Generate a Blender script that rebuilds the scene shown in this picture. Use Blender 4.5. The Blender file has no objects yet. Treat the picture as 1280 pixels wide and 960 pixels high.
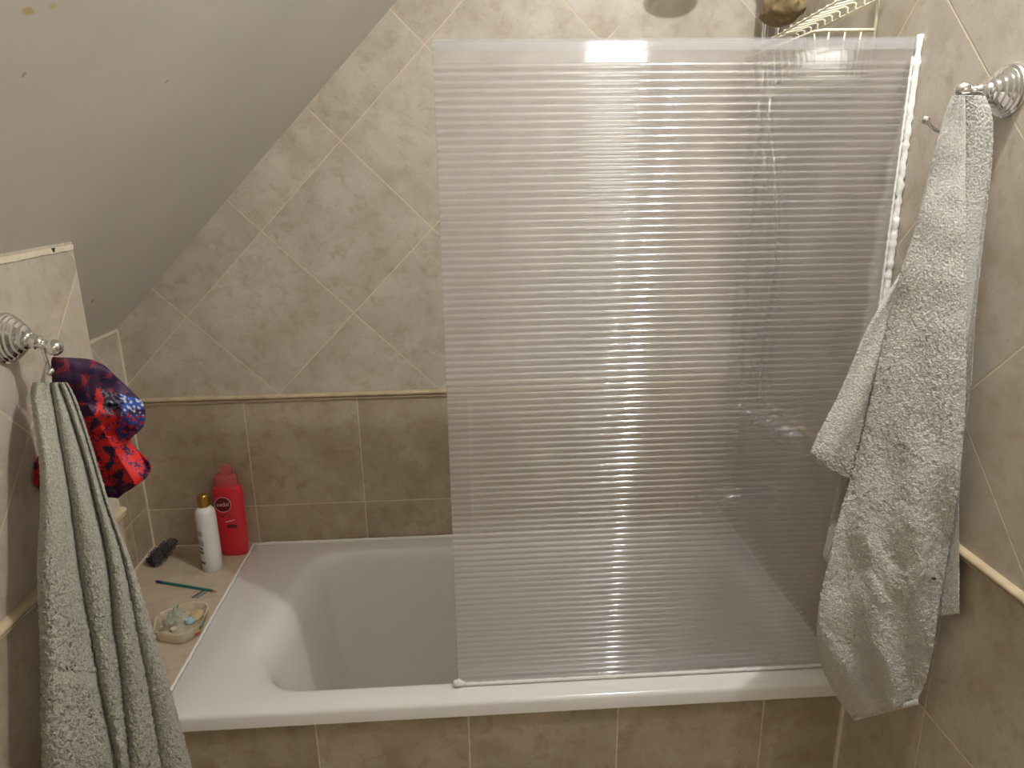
import bpy, bmesh, math, random
from mathutils import Vector, Matrix, noise
random.seed(7)
S = bpy.context.scene
COL = S.collection
PI = math.pi
# ------------------------------------------------------------------ camera (solved from the room's own lines)
L = 1.398          # tub end wall to tub end wall, x
W = 0.70           # tub depth, y (back wall at y = W); z = 0 is the tub rim
ZF = -0.56         # floor
ZR = 0.4467        # top of the dado rail
TS = 0.3064        # tile side
XA = -0.2805       # alcove wall
SL = 0.918         # slope: z = x + SL
ZC = 2.12          # flat ceiling
YB = -2.0          # rear wall
CAM = Vector((0.6418, -1.2118, 1.0172)); YAW, PITCH, ROLL, FPX = 0.0568, 0.2859, -0.0143, 904.37
cf = Vector((math.sin(YAW)*math.cos(PITCH), math.cos(YAW)*math.cos(PITCH), -math.sin(PITCH)))
cr = Vector((math.cos(YAW), -math.sin(YAW), 0)); cu = cr.cross(cf)
c_, s_ = math.cos(ROLL), math.sin(ROLL)
cr, cu = c_*cr + s_*cu, -s_*cr + c_*cu
cd = bpy.data.cameras.new('camera'); cam = bpy.data.objects.new('camera', cd); COL.objects.link(cam)
cd.sensor_width = 36; cd.lens = FPX/1280*36; cd.clip_start = 0.02
m4 = Matrix((cr, cu, -cf)).transposed().to_4x4(); m4.translation = CAM
cam.matrix_world = m4; S.camera = cam

def at(u, v, y, xmin=None, xmax=None):
    """point seen at (u, v) at depth y; moved along its sight line when a side wall would be crossed"""
    d = cr*((u-640)/FPX) - cu*((v-480)/FPX) + cf
    p = CAM + d*((y-CAM.y)/d.y)
    if xmax is not None and p.x > xmax: p = CAM + d*((xmax-CAM.x)/d.x)
    if xmin is not None and p.x < xmin: p = CAM + d*((xmin-CAM.x)/d.x)
    return p

# ------------------------------------------------------------------ helpers
def tag(o, label=None, cat=None, group=None, kind=None):
    if label: o['label'] = label
    if cat: o['category'] = cat
    if group: o['group'] = group
    if kind: o['kind'] = kind
    return o
def empty(name, loc, label, cat, group=None):
    o = bpy.data.objects.new(name, None); COL.objects.link(o); o.location = loc
    o.empty_display_size = .03
    return tag(o, label, cat, group)
def obj(name, bm, mat, parent=None, smooth=True, angle=None):
    me = bpy.data.meshes.new(name)
    bmesh.ops.recalc_face_normals(bm, faces=bm.faces)
    bm.to_mesh(me); bm.free()
    for p in me.polygons: p.use_smooth = smooth
    mats = mat if isinstance(mat, (list, tuple)) else [mat]
    for m in mats: me.materials.append(m)
    o = bpy.data.objects.new(name, me); COL.objects.link(o)
    if angle is not None:
        me.set_sharp_from_angle(angle=math.radians(angle))
    if parent is not None:
        o.parent = parent
        w = Vector((0,0,0)); q = parent
        while q is not None: w += q.location; q = q.parent
        o.location = -w
    return o
def struct(name, bm, mat, smooth=False):
    o = obj(name, bm, mat, None, smooth); o['kind'] = 'structure'; return o
def box(bm, x0, x1, y0, y1, z0, z1, bev=0, mi=0):
    vs = [bm.verts.new((x, y, z)) for x in (x0, x1) for y in (y0, y1) for z in (z0, z1)]
    fs = [bm.faces.new([vs[i] for i in f]) for f in ((0,1,3,2),(4,6,7,5),(0,4,5,1),(2,3,7,6),(0,2,6,4),(1,5,7,3))]
    for f in fs: f.material_index = mi
    if bev:
        es = list({e for f in fs for e in f.edges})
        bmesh.ops.bevel(bm, geom=es, offset=bev, segments=2, profile=.5, affect='EDGES')
def prism(bm, pts, axis, a, b):
    """closed outline pts (2-D) extruded along axis from a to b"""
    def mk(p, h):
        if axis == 'y': return (p[0], h, p[1])
        if axis == 'x': return (h, p[0], p[1])
        return (p[0], p[1], h)
    A = [bm.verts.new(mk(p, a)) for p in pts]; B = [bm.verts.new(mk(p, b)) for p in pts]
    n = len(pts)
    bm.faces.new(A); bm.faces.new(B[::-1])
    for i in range(n): bm.faces.new((A[i], B[i], B[(i+1) % n], A[(i+1) % n]))
def frame(d):
    d = d.normalized(); a = Vector((0,0,1)) if abs(d.z) < .9 else Vector((1,0,0))
    x = d.cross(a).normalized(); return x, d.cross(x).normalized()
def lathe(bm, prof, org, axis, n=40, sx=1, sy=1):
    """prof: (radius, height) along axis from org"""
    axis = Vector(axis).normalized(); x, y = frame(axis); org = Vector(org)
    rings = []
    for r, h in prof:
        if r < 1e-6: rings.append([bm.verts.new(org+axis*h)])
        else: rings.append([bm.verts.new(org+axis*h+(x*math.cos(2*PI*k/n)*sx+y*math.sin(2*PI*k/n)*sy)*r) for k in range(n)])
    for a, b in zip(rings, rings[1:]):
        for k in range(n):
            k2 = (k+1) % n
            if len(a) == 1 and len(b) == 1: continue
            if len(a) == 1: bm.faces.new((a[0], b[k], b[k2]))
            elif len(b) == 1: bm.faces.new((a[k], b[0], a[k2]))
            else: bm.faces.new((a[k], b[k], b[k2], a[k2]))
    if len(rings[0]) > 1: bm.faces.new(rings[0][::-1])
    if len(rings[-1]) > 1: bm.faces.new(rings[-1])
def ball_prof(r, h, n=12):
    return [(r*math.sin(PI*i/n), h - r*math.cos(PI*i/n)) for i in range(n+1)]
def smooth_path(pts, n=8):
    P = [Vector(p) for p in pts]; out = []
    for i in range(len(P)-1):
        p0, p1, p2, p3 = P[max(i-1,0)], P[i], P[i+1], P[min(i+2, len(P)-1)]
        for k in range(n):
            t = k/n
            out.append(.5*((2*p1)+(p2-p0)*t+(2*p0-5*p1+4*p2-p3)*t*t+(3*p1-p0-3*p2+p3)*t**3))
    return out+[P[-1]]
def tube(bm, pts, r, n=10, cap=True):
    """r: number or function(i, fraction)"""
    pts = [Vector(p) for p in pts]; N = len(pts); rings = []; x = None
    for i, p in enumerate(pts):
        d = (pts[min(i+1, N-1)]-pts[max(i-1, 0)]).normalized()
        if x is None: x, y = frame(d)
        else:
            x = (x - d*x.dot(d)).normalized(); y = d.cross(x)
        rr = r(i, i/(N-1)) if callable(r) else r
        rings.append([bm.verts.new(p+(x*math.cos(2*PI*k/n)+y*math.sin(2*PI*k/n))*rr) for k in range(n)])
    for a, b in zip(rings, rings[1:]):
        for k in range(n): bm.faces.new((a[k], a[(k+1) % n], b[(k+1) % n], b[k]))
    if cap: bm.faces.new(rings[0][::-1]); bm.faces.new(rings[-1])
NB = bmesh.new

# ------------------------------------------------------------------ materials
def hexc(r, g, b):
    f = lambda c: (c/255/12.92 if c/255 <= .04045 else ((c/255+.055)/1.055)**2.4)
    return (f(r), f(g), f(b), 1)
class N:
    def __init__(s, name):
        s.m = bpy.data.materials.new(name); s.m.use_nodes = True; s.t = s.m.node_tree
        s.t.nodes.clear(); s.out = s.t.nodes.new('ShaderNodeOutputMaterial')
    def n(s, typ, **kw):
        nd = s.t.nodes.new(typ)
        for k, v in kw.items(): setattr(nd, k, v)
        return nd
    def set(s, sock, v):
        if hasattr(v, 'is_output') or isinstance(v, bpy.types.NodeSocket): s.t.links.new(v, sock)
        else: sock.default_value = v
    def math(s, op, a, b=0.0, c=0.0):
        nd = s.n('ShaderNodeMath', operation=op)
        for k, v in enumerate((a, b, c)): s.set(nd.inputs[k], v)
        return nd.outputs[0]
    def mix(s, f, a, b, blend='MIX'):
        nd = s.n('ShaderNodeMix', data_type='RGBA', blend_type=blend)
        s.set(nd.inputs[0], f); s.set(nd.inputs[6], a); s.set(nd.inputs[7], b); return nd.outputs[2]
    def mixf(s, f, a, b):
        nd = s.n('ShaderNodeMix', data_type='FLOAT')
        s.set(nd.inputs[0], f); s.set(nd.inputs[2], a); s.set(nd.inputs[3], b); return nd.outputs[0]
    def noise(s, vec, scale, detail=4, rough=.55, dist=0):
        nd = s.n('ShaderNodeTexNoise'); s.set(nd.inputs['Vector'], vec)
        nd.inputs['Scale'].default_value = scale; nd.inputs['Detail'].default_value = detail
        nd.inputs['Roughness'].default_value = rough; nd.inputs['Distortion'].default_value = dist
        return nd.outputs['Fac']
    def rng(s, v, a, b, c=0., d=1., smooth=False):
        nd = s.n('ShaderNodeMapRange'); nd.interpolation_type = 'SMOOTHSTEP' if smooth else 'LINEAR'
        for k, x in enumerate((v, a, b, c, d)): s.set(nd.inputs[k], x)
        return nd.outputs[0]
    def obj(s): return s.n('ShaderNodeTexCoord').outputs['Object']
    def bump(s, h, strength, dist):
        nd = s.n('ShaderNodeBump'); nd.inputs['Strength'].default_value = strength; nd.inputs['Distance'].default_value = dist
        s.set(nd.inputs['Height'], h); return nd.outputs[0]
    def pr(s, **kw):
        nd = s.n('ShaderNodeBsdfPrincipled')
        for k, v in kw.items(): s.set(nd.inputs[k.replace('_', ' ')], v)
        return nd.outputs[0]
    def done(s, sh): s.t.links.new(sh, s.out.inputs[0]); return s.m

def plain(name, col, rough=.5, metal=0, spec=.5, var=.06, scale=30, bump=0, **kw):
    a = N(name); o = a.obj(); nz = a.noise(o, scale, 3)
    c = a.mix(a.rng(nz, .3, .7), tuple(x*(1-var) for x in col[:3])+(1,), tuple(min(1, x*(1+var)) for x in col[:3])+(1,))
    args = dict(Base_Color=c, Roughness=rough, Metallic=metal, Specular_IOR_Level=spec, **kw)
    if bump: args['Normal'] = a.bump(nz, bump, .002)
    return a.done(a.pr(**args))

def tile(name, ax, u0, u1, zs, upper, lower, groutc, plain_tile=False, v1=None):
    a = N(name); o = a.obj(); sp = a.n('ShaderNodeSeparateXYZ'); a.set(sp.inputs[0], o)
    u, v = sp.outputs[{'x':0,'y':1}[ax]], sp.outputs[2] if not plain_tile else sp.outputs[1]
    du, dv = a.math('SUBTRACT', u, u0), a.math('SUBTRACT', v, ZR)
    k = 1/(math.sqrt(2)*TS)
    p1 = a.math('MULTIPLY', a.math('ADD', du, dv), k); q1 = a.math('MULTIPLY', a.math('SUBTRACT', du, dv), k)
    p2 = a.math('DIVIDE', a.math('SUBTRACT', u, u1), TS); q2 = a.math('DIVIDE', a.math('SUBTRACT', v, zs), TS)
    low = a.math('LESS_THAN', v, ZR-.008) if not plain_tile else 1.0
    p, q = a.mixf(low, p1, p2), a.mixf(low, q1, q2)
    def dl(x): return a.math('SUBTRACT', .5, a.math('ABSOLUTE', a.math('SUBTRACT', a.math('FRACT', x), .5)))
    wob = a.math('MULTIPLY', a.math('SUBTRACT', a.noise(o, 60, 2), .5), .0035)
    d = a.math('MULTIPLY', a.math('MINIMUM', dl(p), dl(q)), TS)
    g = a.rng(a.math('ADD', d, wob), .0007, .0023, 1, 0, True)
    if plain_tile: g = 0.0
    cid = a.math('ADD', a.math('FLOOR', p), a.math('MULTIPLY', a.math('FLOOR', q), 17.3))
    wn = a.n('ShaderNodeTexWhiteNoise', noise_dimensions='1D'); a.set(wn.inputs['W'], cid)
    off = a.n('ShaderNodeVectorMath', operation='SCALE'); a.set(off.inputs[0], wn.outputs['Color']); off.inputs['Scale'].default_value = 9
    vec = a.n('ShaderNodeVectorMath', operation='ADD'); a.set(vec.inputs[0], o); a.set(vec.inputs[1], off.outputs[0]); vec = vec.outputs[0]
    n1, n2, n3 = a.noise(vec, 8, 5, .6, .6), a.noise(vec, 26, 6, .65, .35), a.noise(vec, 3.2, 3)
    lo, hi, br = [a.mix(low, x, y) for x, y in zip(upper, lower)]
    c = a.mix(a.rng(n1, .36, .66), lo, hi)
    c = a.mix(a.math('MULTIPLY', a.rng(n2, .49, .72), .75), c, br)
    c = a.mix(a.math('MULTIPLY', a.rng(n3, .5, .75), .35), c, br)
    n4 = a.noise(vec, 85, 3, .7); c = a.mix(a.math('MULTIPLY', a.rng(n4, .58, .74), .45), c, br)
    tone = a.math('ADD', .94, a.math('MULTIPLY', wn.outputs['Value'], .1))
    cc = a.n('ShaderNodeCombineColor'); [a.set(cc.inputs[i], tone) for i in range(3)]
    c = a.mix(1.0, c, cc.outputs[0], 'MULTIPLY')
    c = a.mix(g, c, groutc)
    h = a.math('SUBTRACT', a.math('MULTIPLY', n2, .12), g) if not plain_tile else a.math('MULTIPLY', n2, .12)
    return a.done(a.pr(Base_Color=c, Roughness=a.mixf(g, .42, .85), Normal=a.bump(h, .35, .0015), Specular_IOR_Level=.35))

UP = (hexc(172,163,149), hexc(193,185,172), hexc(161,144,120))
LO = (hexc(164,149,128), hexc(181,168,147), hexc(147,127,101))
GR = hexc(203,191,167)
M_back = tile('tile back', 'x', .1183, .0185, .1175, UP, LO, GR)
M_right = tile('tile right', 'y', -.1748-.4333/2, -.2247, .1216, UP, (hexc(168,157,140), hexc(187,177,160), hexc(154,136,111)), GR)
M_left = tile('tile left', 'y', .03, -.10, .12, UP, LO, GR)
M_alc = tile('tile alcove', 'y', .295, .60, .128, UP, LO, GR)
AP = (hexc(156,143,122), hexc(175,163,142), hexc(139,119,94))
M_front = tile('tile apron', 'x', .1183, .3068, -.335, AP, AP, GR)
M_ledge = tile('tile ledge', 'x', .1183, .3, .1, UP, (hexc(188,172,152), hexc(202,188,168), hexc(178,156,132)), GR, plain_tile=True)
M_floor = plain('floor tile', hexc(196,182,160), .4, var=.15, scale=9)
M_paint = plain('sloping ceiling paint', hexc(176,174,168), .75, var=.02, scale=5, bump=.05)
M_white = plain('white enamel', hexc(226,224,220), .13, var=.01, scale=4)
M_seal = plain('white sealant', hexc(236,234,228), .45, var=.04, scale=90, bump=.3)
M_grout = plain('cream grout', hexc(214,204,182), .8, var=.08, scale=60)
M_rail = plain('cream ceramic rail', hexc(184,167,138), .25, var=.12, scale=25)
M_dark = plain('dark gap', hexc(40,30,20), .9)
M_chrome = plain('chrome', (.78,.78,.78,1), .07, 1, var=.02)
M_wire = plain('cream coated wire', hexc(228,220,196), .35, var=.05, scale=40)

def panel_mat():
    a = N('clear corrugated plastic')
    tr = a.n('ShaderNodeBsdfTransparent'); tr.inputs[0].default_value = (.97,.97,.98,1)
    rf = a.n('ShaderNodeBsdfRefraction'); rf.inputs['Color'].default_value = (.98,.98,.99,1)
    rf.inputs['Roughness'].default_value = .20; rf.inputs['IOR'].default_value = 1.10
    df = a.n('ShaderNodeBsdfDiffuse'); df.inputs[0].default_value = (.84,.83,.88,1)
    tl = a.n('ShaderNodeBsdfTranslucent'); tl.inputs[0].default_value = (.85,.85,.87,1)
    gl = a.n('ShaderNodeBsdfGlossy'); gl.inputs['Roughness'].default_value = .06; gl.inputs[0].default_value = (1,1,1,1)
    def mx(f, x, y):
        nd = a.n('ShaderNodeMixShader'); a.set(nd.inputs[0], f); a.set(nd.inputs[1], x); a.set(nd.inputs[2], y); return nd.outputs[0]
    s1 = mx(.46, tr.outputs[0], rf.outputs[0])
    haze = mx(.5, df.outputs[0], tl.outputs[0])
    s2 = mx(.12, s1, haze)
    fr = a.n('ShaderNodeFresnel'); fr.inputs[0].default_value = 1.4
    s3 = mx(a.math('ADD', .135, a.math('MULTIPLY', fr.outputs[0], .15)), s2, gl.outputs[0])
    return a.done(s3)
def haze_mat(name, trans, col, rough=.3, gloss=.06):
    a = N(name)
    tr = a.n('ShaderNodeBsdfTransparent'); p = a.pr(Base_Color=col, Roughness=rough)
    nd = a.n('ShaderNodeMixShader'); nd.inputs[0].default_value = 1-trans
    a.set(nd.inputs[1], tr.outputs[0]); a.set(nd.inputs[2], p)
    return a.done(nd.outputs[0])
M_panel = panel_mat()
M_web = haze_mat('plastic webs', .9, hexc(215,215,220), .2)
M_cap = haze_mat('clear channel', .87, hexc(214,214,216), .10)

# ------------------------------------------------------------------ the room
bm = NB(); prism(bm, [(XA-.1,ZF),(L+.1,ZF),(L+.1,ZC+.1),(ZC-SL+.1,ZC+.1),(XA-.1,XA-.1+SL)], 'y', W, W+.1)
struct('wall_back', bm, M_back)
bm = NB(); box(bm, L, L+.1, YB, W, ZF, ZC+.1); struct('wall_right', bm, M_right)
bm = NB(); prism(bm, [(0,ZF),(0,SL),(XA-.1,XA-.1+SL),(XA-.1,ZF)], 'y', YB, .02); struct('wall_left', bm, M_left)
bm = NB(); prism(bm, [(XA,ZF),(XA,XA+SL),(XA-.1,XA-.1+SL),(XA-.1,ZF)], 'y', .02, W); struct('wall_alcove', bm, M_alc)
bm = NB(); box(bm, XA-.1, L+.1, YB-.1, YB, ZF, ZC+.1); struct('wall_rear', bm, plain('rear wall paint', hexc(226,222,212), .5, var=.1, scale=6))
bm = NB(); box(bm, 0, L, YB, .012, ZF-.1, ZF); struct('floor', bm, M_floor)
bm = NB()
xe = ZC-SL
prism(bm, [(XA-.1,XA-.1+SL),(xe,ZC),(L+.1,ZC),(L+.1,ZC+.1),(xe-.05,ZC+.1),(XA-.1,XA+.02+SL)], 'y', YB-.05, W)
a = N('ceiling paint'); o = a.obj(); nz = a.noise(o, 5, 3)
c = a.mix(a.rng(nz,.3,.7), hexc(216,214,207), hexc(222,220,213))
def spot(c, x, y, rx, ry, col):
    sp = a.n('ShaderNodeSeparateXYZ'); a.set(sp.inputs[0], o)
    w = a.math('MULTIPLY', a.math('SUBTRACT', a.noise(o, 70, 3), .5), 1.6)
    dx = a.math('DIVIDE', a.math('SUBTRACT', sp.outputs[0], x), rx); dy = a.math('DIVIDE', a.math('SUBTRACT', sp.outputs[1], y), ry)
    r = a.math('ADD', a.math('SQRT', a.math('ADD', a.math('MULTIPLY', dx, dx), a.math('MULTIPLY', dy, dy))), w)
    return a.mix(a.rng(r, .7, 1.1, 1, 0), c, col)
def on_slope(u, v):
    d = cr*((u-640)/FPX) - cu*((v-480)/FPX) + cf
    t = (CAM.x+SL-CAM.z)/(d.z-d.x); return CAM+d*t
for u, v, rx, ry, col in ((36,14,.0035,.009,hexc(206,192,140)),(66,8,.003,.006,hexc(212,202,170)),(116,376,.004,.004,hexc(150,142,126)),(208,102,.0025,.003,hexc(178,172,160)),(30,93,.003,.003,hexc(182,178,168))):
    p = on_slope(u, v); c = spot(c, p.x, p.y, rx, ry, col)
M_ceil = a.done(a.pr(Base_Color=c, Roughness=.7, Normal=a.bump(a.noise(o, 14, 3), .08, .004), Specular_IOR_Level=.3))
struct('ceiling', bm, M_ceil)
bm = NB(); box(bm, 0, L, .010, .05, ZF, -.036); struct('wall_front', bm, M_front)      # tiled apron of the tub
bm = NB(); box(bm, XA, 0, .02, W, ZF, 0); struct('trim_1', bm, M_ledge)               # tiled ledge beside the tub
# dado rails
def rail_prof(s=1):
    p = [(0, 0)]
    for k in range(9):
        t = -PI/2+PI*k/8; p.append((.011*math.cos(t)+.002, -.006+.006*math.sin(t)))
    p = [(0,.0)]+[(.002+.010*math.cos(t), -.0065+.0065*math.sin(t)) for t in [PI/2-PI*k/8 for k in range(9)]]
    p += [(.003,-.0135)]+[(.002+.005*math.cos(t), -.0165+.003*math.sin(t)) for t in [PI/2-PI*k/6 for k in range(7)]]+[(0,-.0195)]
    return p
def rail(name, wall, a, b):
    bm = NB(); pf = [(w, ZR+z) for w, z in rail_prof()]
    if wall == 'back': prism2 = [(W-w, z) for w, z in pf]; prism(bm, prism2, 'x', a, b)
    elif wall == 'right': prism(bm, [(L-w, z) for w, z in pf], 'y', a, b)
    else: prism(bm, [(wall+w, z) for w, z in pf], 'y', a, b)
    o = struct(name, bm, M_rail, True); o.data.set_sharp_from_angle(angle=math.radians(50))
rail('trim_2', 'back', XA, L); rail('trim_3', 'right', YB, W-.012); rail('trim_4', 0.0, YB, .02); rail('trim_5', XA, .02, W-.012)
# crumbling plaster bead where the tiles of the left wall meet the slope
bm = NB()
nk = 260; f0, f1 = [], []
for k in range(nk+1):
    y0 = -1.2+1.219*k/nk; q = noise.noise(Vector((k*.31, 1, 1))); q2 = noise.noise(Vector((k*.9, 4, 1)))
    f0.append((y0, SL-.013+q*.0025)); f1.append((y0, SL-.0045+q2*.0012))
    if abs(y0+.04) < .006: f1[-1] = (y0, SL-.0115)
pts_ = [(.0018, y, z) for y, z in f0]; pt2 = [(.0022, y, z) for y, z in f1]; pt3 = [(-.002, y, z) for y, z in f1]; pt4 = [(-.001, y, z) for y, z in f0]
RR = [[bm.verts.new(p) for p in r_] for r_ in (pts_, pt2, pt3, pt4)]
for A_, B_ in zip(RR, RR[1:]):
    for k in range(nk): bm.faces.new((A_[k], A_[k+1], B_[k+1], B_[k]))
box(bm, -.002, .0012, -.0465, -.0335, SL-.0115, SL-.005, 0, 1)
struct('trim_6', bm, [M_grout, M_dark])
# grout lines in corners
bm = NB(); box(bm, L-.006, L, .004, .010, ZF, -.036); struct('trim_7', bm, M_grout)
bm = NB(); box(bm, XA, XA+.004, W-.004, W, 0, XA+SL-.002); box(bm, XA, XA+.004, .02, W, XA+SL-.007, XA+SL)
box(bm, XA, 0, W-.004, W, 0, .004); box(bm, XA, XA+.005, .02, W, 0, .005); struct('trim_8', bm, M_grout)

# ------------------------------------------------------------------ bathtub
def ring(corners, z, seg=10, edge=14):
    """corners: (x, y, radius) going round; equal vertex count for any radii"""
    out = []; n = len(corners)
    for i in range(n):
        x, y, r = corners[i]; P = Vector((x, y)); A = Vector(corners[i-1][:2]); B = Vector(corners[(i+1) % n][:2])
        da, db = (A-P).normalized(), (B-P).normalized()
        half = math.acos(max(-1, min(1, da.dot(db))))/2; t = r/math.tan(half)
        C = P+(da+db).normalized()*(r/math.sin(half)); p0, p1 = P+da*t-C, P+db*t-C
        a0 = math.atan2(p0.y, p0.x); a1 = math.atan2(p1.y, p1.x); d = (a1-a0+PI) % (2*PI)-PI
        out.append([(C.x+r*math.cos(a0+d*k/seg), C.y+r*math.sin(a0+d*k/seg)) for k in range(seg+1)])
    pts = []
    for i in range(n):
        pts += out[i]; a, b = out[i][-1], out[(i+1) % n][0]
        pts += [(a[0]+(b[0]-a[0])*k/edge, a[1]+(b[1]-a[1])*k/edge) for k in range(1, edge)]
    return [(x, y, z) for x, y in pts]
def loft(bm, rings, cap=True):
    R = [[bm.verts.new(p) for p in r] for r in rings]
    for a, b in zip(R, R[1:]):
        for k in range(len(a)): bm.faces.new((a[k], a[(k+1) % len(a)], b[(k+1) % len(a)], b[k]))
    if cap: bm.faces.new(R[-1])
tub = empty('bathtub', (L/2, W/2, -.45), 'white built-in enamel bathtub filling the tiled alcove', 'bathtub')
def rect(i, r): return [(i, i, r), (L-i, i, r), (L-i, W-.002-i, r), (i, W-.002-i, r)]
e = .0005
def opn(k, z, kl=None):   # k = 0 opening edge .. 1 bottom; kl the same for the sloping left end
    kl = k if kl is None else kl
    f = lambda a, b: a+(b-a)*k
    g = lambda a, b: a+(b-a)*kl
    return ring([(g(.118,.25), f(.064,.13), f(.16,.1)), (f(L-.07,L-.16), f(.064,.13), f(.11,.09)),
                 (f(L-.07,L-.16), f(.625,.555), f(.09,.07)), (g(.215,.275), f(.625,.555), f(.07,.03))], z)
bm = NB()
loft(bm, [ring(rect(.004,.001), -.034), ring(rect(e,.001), -.0335), ring(rect(e,.0015), -.009), ring(rect(.003,.003), -.003), ring(rect(.009,.005), 0),
          opn(-.16,0,-.62), opn(-.06,-.001,-.42), opn(-.01,-.004,-.24), opn(.03,-.010,-.08), opn(.08,-.021,.07), opn(.14,-.040,.20), opn(.22,-.078,.33), opn(.5,-.22,.58), opn(.8,-.36), opn(.9,-.405), opn(1.05,-.425), opn(1.5,-.432)])
obj('tub_shell', bm, M_white, tub, True, 70)
bm = NB()
def bead(bm, A, B, r, wob=.25, n=60):
    A, B = Vector(A), Vector(B)
    tube(bm, [A.lerp(B, k/n)+Vector((noise.noise(Vector((k*.7,3,1)))*r*.4, noise.noise(Vector((k*.7,9,4)))*r*.4, noise.noise(Vector((k*.7,5,8)))*r*.3)) for k in range(n+1)],
         lambda i, f: r*(1+wob*noise.noise(Vector((i*.9, 2, 7)))), 8)
bead(bm, (.003, W-.0066, .001), (L-.008, W-.0066, .001), .0045); bead(bm, (.0015, .02, .0005), (.0015, W-.006, .0005), .0036)
bead(bm, (L-.0066, .08, .001), (L-.0066, W-.007, .001), .0045)
obj('sealant_bead', bm, M_seal, tub)
# drain and overflow at the tap end
bm = NB(); lathe(bm, [(.0,.0),(.028,0),(.028,.003),(.02,.006),(0,.006)], (L-.28,.34,-.432), (0,0,1), 28); obj('drain', bm, M_chrome, tub)

# ------------------------------------------------------------------ shower panel
XP, YP, ZT, TH = .5949, .050, 1.2191, .007
PITCHF = .0123
pan = empty('shower_screen', ((XP+L)/2, YP, .002), 'clear corrugated plastic shower panel standing on the tub rim', 'shower screen')
bm = NB()
prof = []                                       # outline in (y, z), front face with raised rib beads
z = .004; nrib = int((ZT-.03)/PITCHF)
front = [(YP, .002)]
HA = math.radians(66); RF = PITCHF/2/math.sin(HA)
for k in range(nrib):
    zc = .010+k*PITCHF
    for t in range(1 if k else 0, 13):
        a_ = -HA+2*HA*t/12
        front.append((YP-RF*(math.cos(a_)-math.cos(HA)), zc+RF*math.sin(a_)))
front.append((YP, ZT-.002)); back = [(YP+TH, ZT-.002)]
for k in range(nrib-1, -1, -1):
    zc = .010+k*PITCHF
    back += [(YP+TH, zc+PITCHF*.5), (YP+TH+.0005, zc+PITCHF*.3), (YP+TH+.0005, zc-PITCHF*.3)]
back.append((YP+TH, .002))
pf = front+back; x0, x1 = XP, L-.006
A = [bm.verts.new((x0, y, z)) for y, z in pf]; B = [bm.verts.new((x1, y, z)) for y, z in pf]
for i in range(len(pf)):
    j = (i+1) % len(pf); bm.faces.new((A[i], B[i], B[j], A[j]))
for k in range(nrib):
    zc = .010+k*PITCHF
    f = bm.faces.new([bm.verts.new(p) for p in ((x0+.001,YP+.0008,zc+PITCHF/2),(x1-.001,YP+.0008,zc+PITCHF/2),(x1-.001,YP+TH-.0008,zc+PITCHF/2),(x0+.001,YP+TH-.0008,zc+PITCHF/2))]); f.material_index = 1
obj('corrugated_sheet', bm, [M_panel, M_web], pan, True, 40)
bm = NB()
prism(bm, [(YP-.004,ZT+.002),(YP+TH+.003,ZT+.002),(YP+TH+.003,ZT-.017),(YP+TH+.001,ZT-.017),(YP+TH+.001,ZT),(YP-.0025,ZT),(YP-.0025,ZT-.017),(YP-.004,ZT-.017)], 'x', XP, L-.008)
obj('top_channel', bm, M_cap, pan, False)
bm = NB(); box(bm, XP-.0012, XP+.0004, YP-.001, YP+TH+.001, .002, ZT, .0004); obj('edge_strip', bm, M_cap, pan, False)
bm = NB()
bead(bm, (L-.006, YP-.004, .004), (L-.0055, YP-.005, ZT+.004), .0055, .7, 170)
bead(bm, (L-.014, YP-.003, .75), (L-.013, YP-.003, 1.19), .0022, .6, 90)
bead(bm, (L-.007, YP-.005, .35), (L-.006, YP-.006, .93), .006, .8, 90)
tag(obj('sealant_bead', bm, M_seal, pan), 'white silicone bead down the wall edge')
bm = NB(); bead(bm, (XP+.012, YP-.002, .0062), (L-.014, YP-.002, .0062), .0046, .3, 120)
tag(obj('sealant_bead', bm, M_seal, pan), 'white silicone bead along the foot')
bm = NB()
for dx, dz, r in ((-.004,.0095,.0075),(.003,.0095,.007),(.0,.014,.0055),(.008,.0085,.0055)):
    lathe(bm, [(rr*(1+.2*noise.noise(Vector((h*900,dx*500,1)))), h) for rr, h in ball_prof(r,0,8)], (XP+dx, YP-.003, dz), (.2,.1,1), 12)
tag(obj('sealant_lump', bm, M_seal, pan), 'white lump of silicone at the free foot corner')
bm = NB()   # smear of silicone on the wall behind the sheet
pts = []
ns = 40
lo = [(YP+TH+.003, .50+k*.0175) for k in range(ns)]
hi = [(YP+TH+.003+(.052+.018*noise.noise(Vector((k*.35,1,1))))*min(1,(ns-1-k)/14+.02)*min(1,k/3+.3), .50+k*.0175) for k in range(ns)]
A = [bm.verts.new((L-.0006,y,z)) for y, z in lo]; B = [bm.verts.new((L-.0006,y,z)) for y, z in hi]
A2 = [bm.verts.new((L-.004,y,z)) for y, z in lo]; B2 = [bm.verts.new((L-.0025,y-.002,z)) for y, z in hi]
for k in range(ns-1):
    for p, q in ((A,B),(A2,B2),(A,A2),(B,B2)): bm.faces.new((p[k],p[k+1],q[k+1],q[k]))
tag(obj('sealant_smear', bm, M_seal, pan), 'white smear of silicone behind the sheet')

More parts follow.
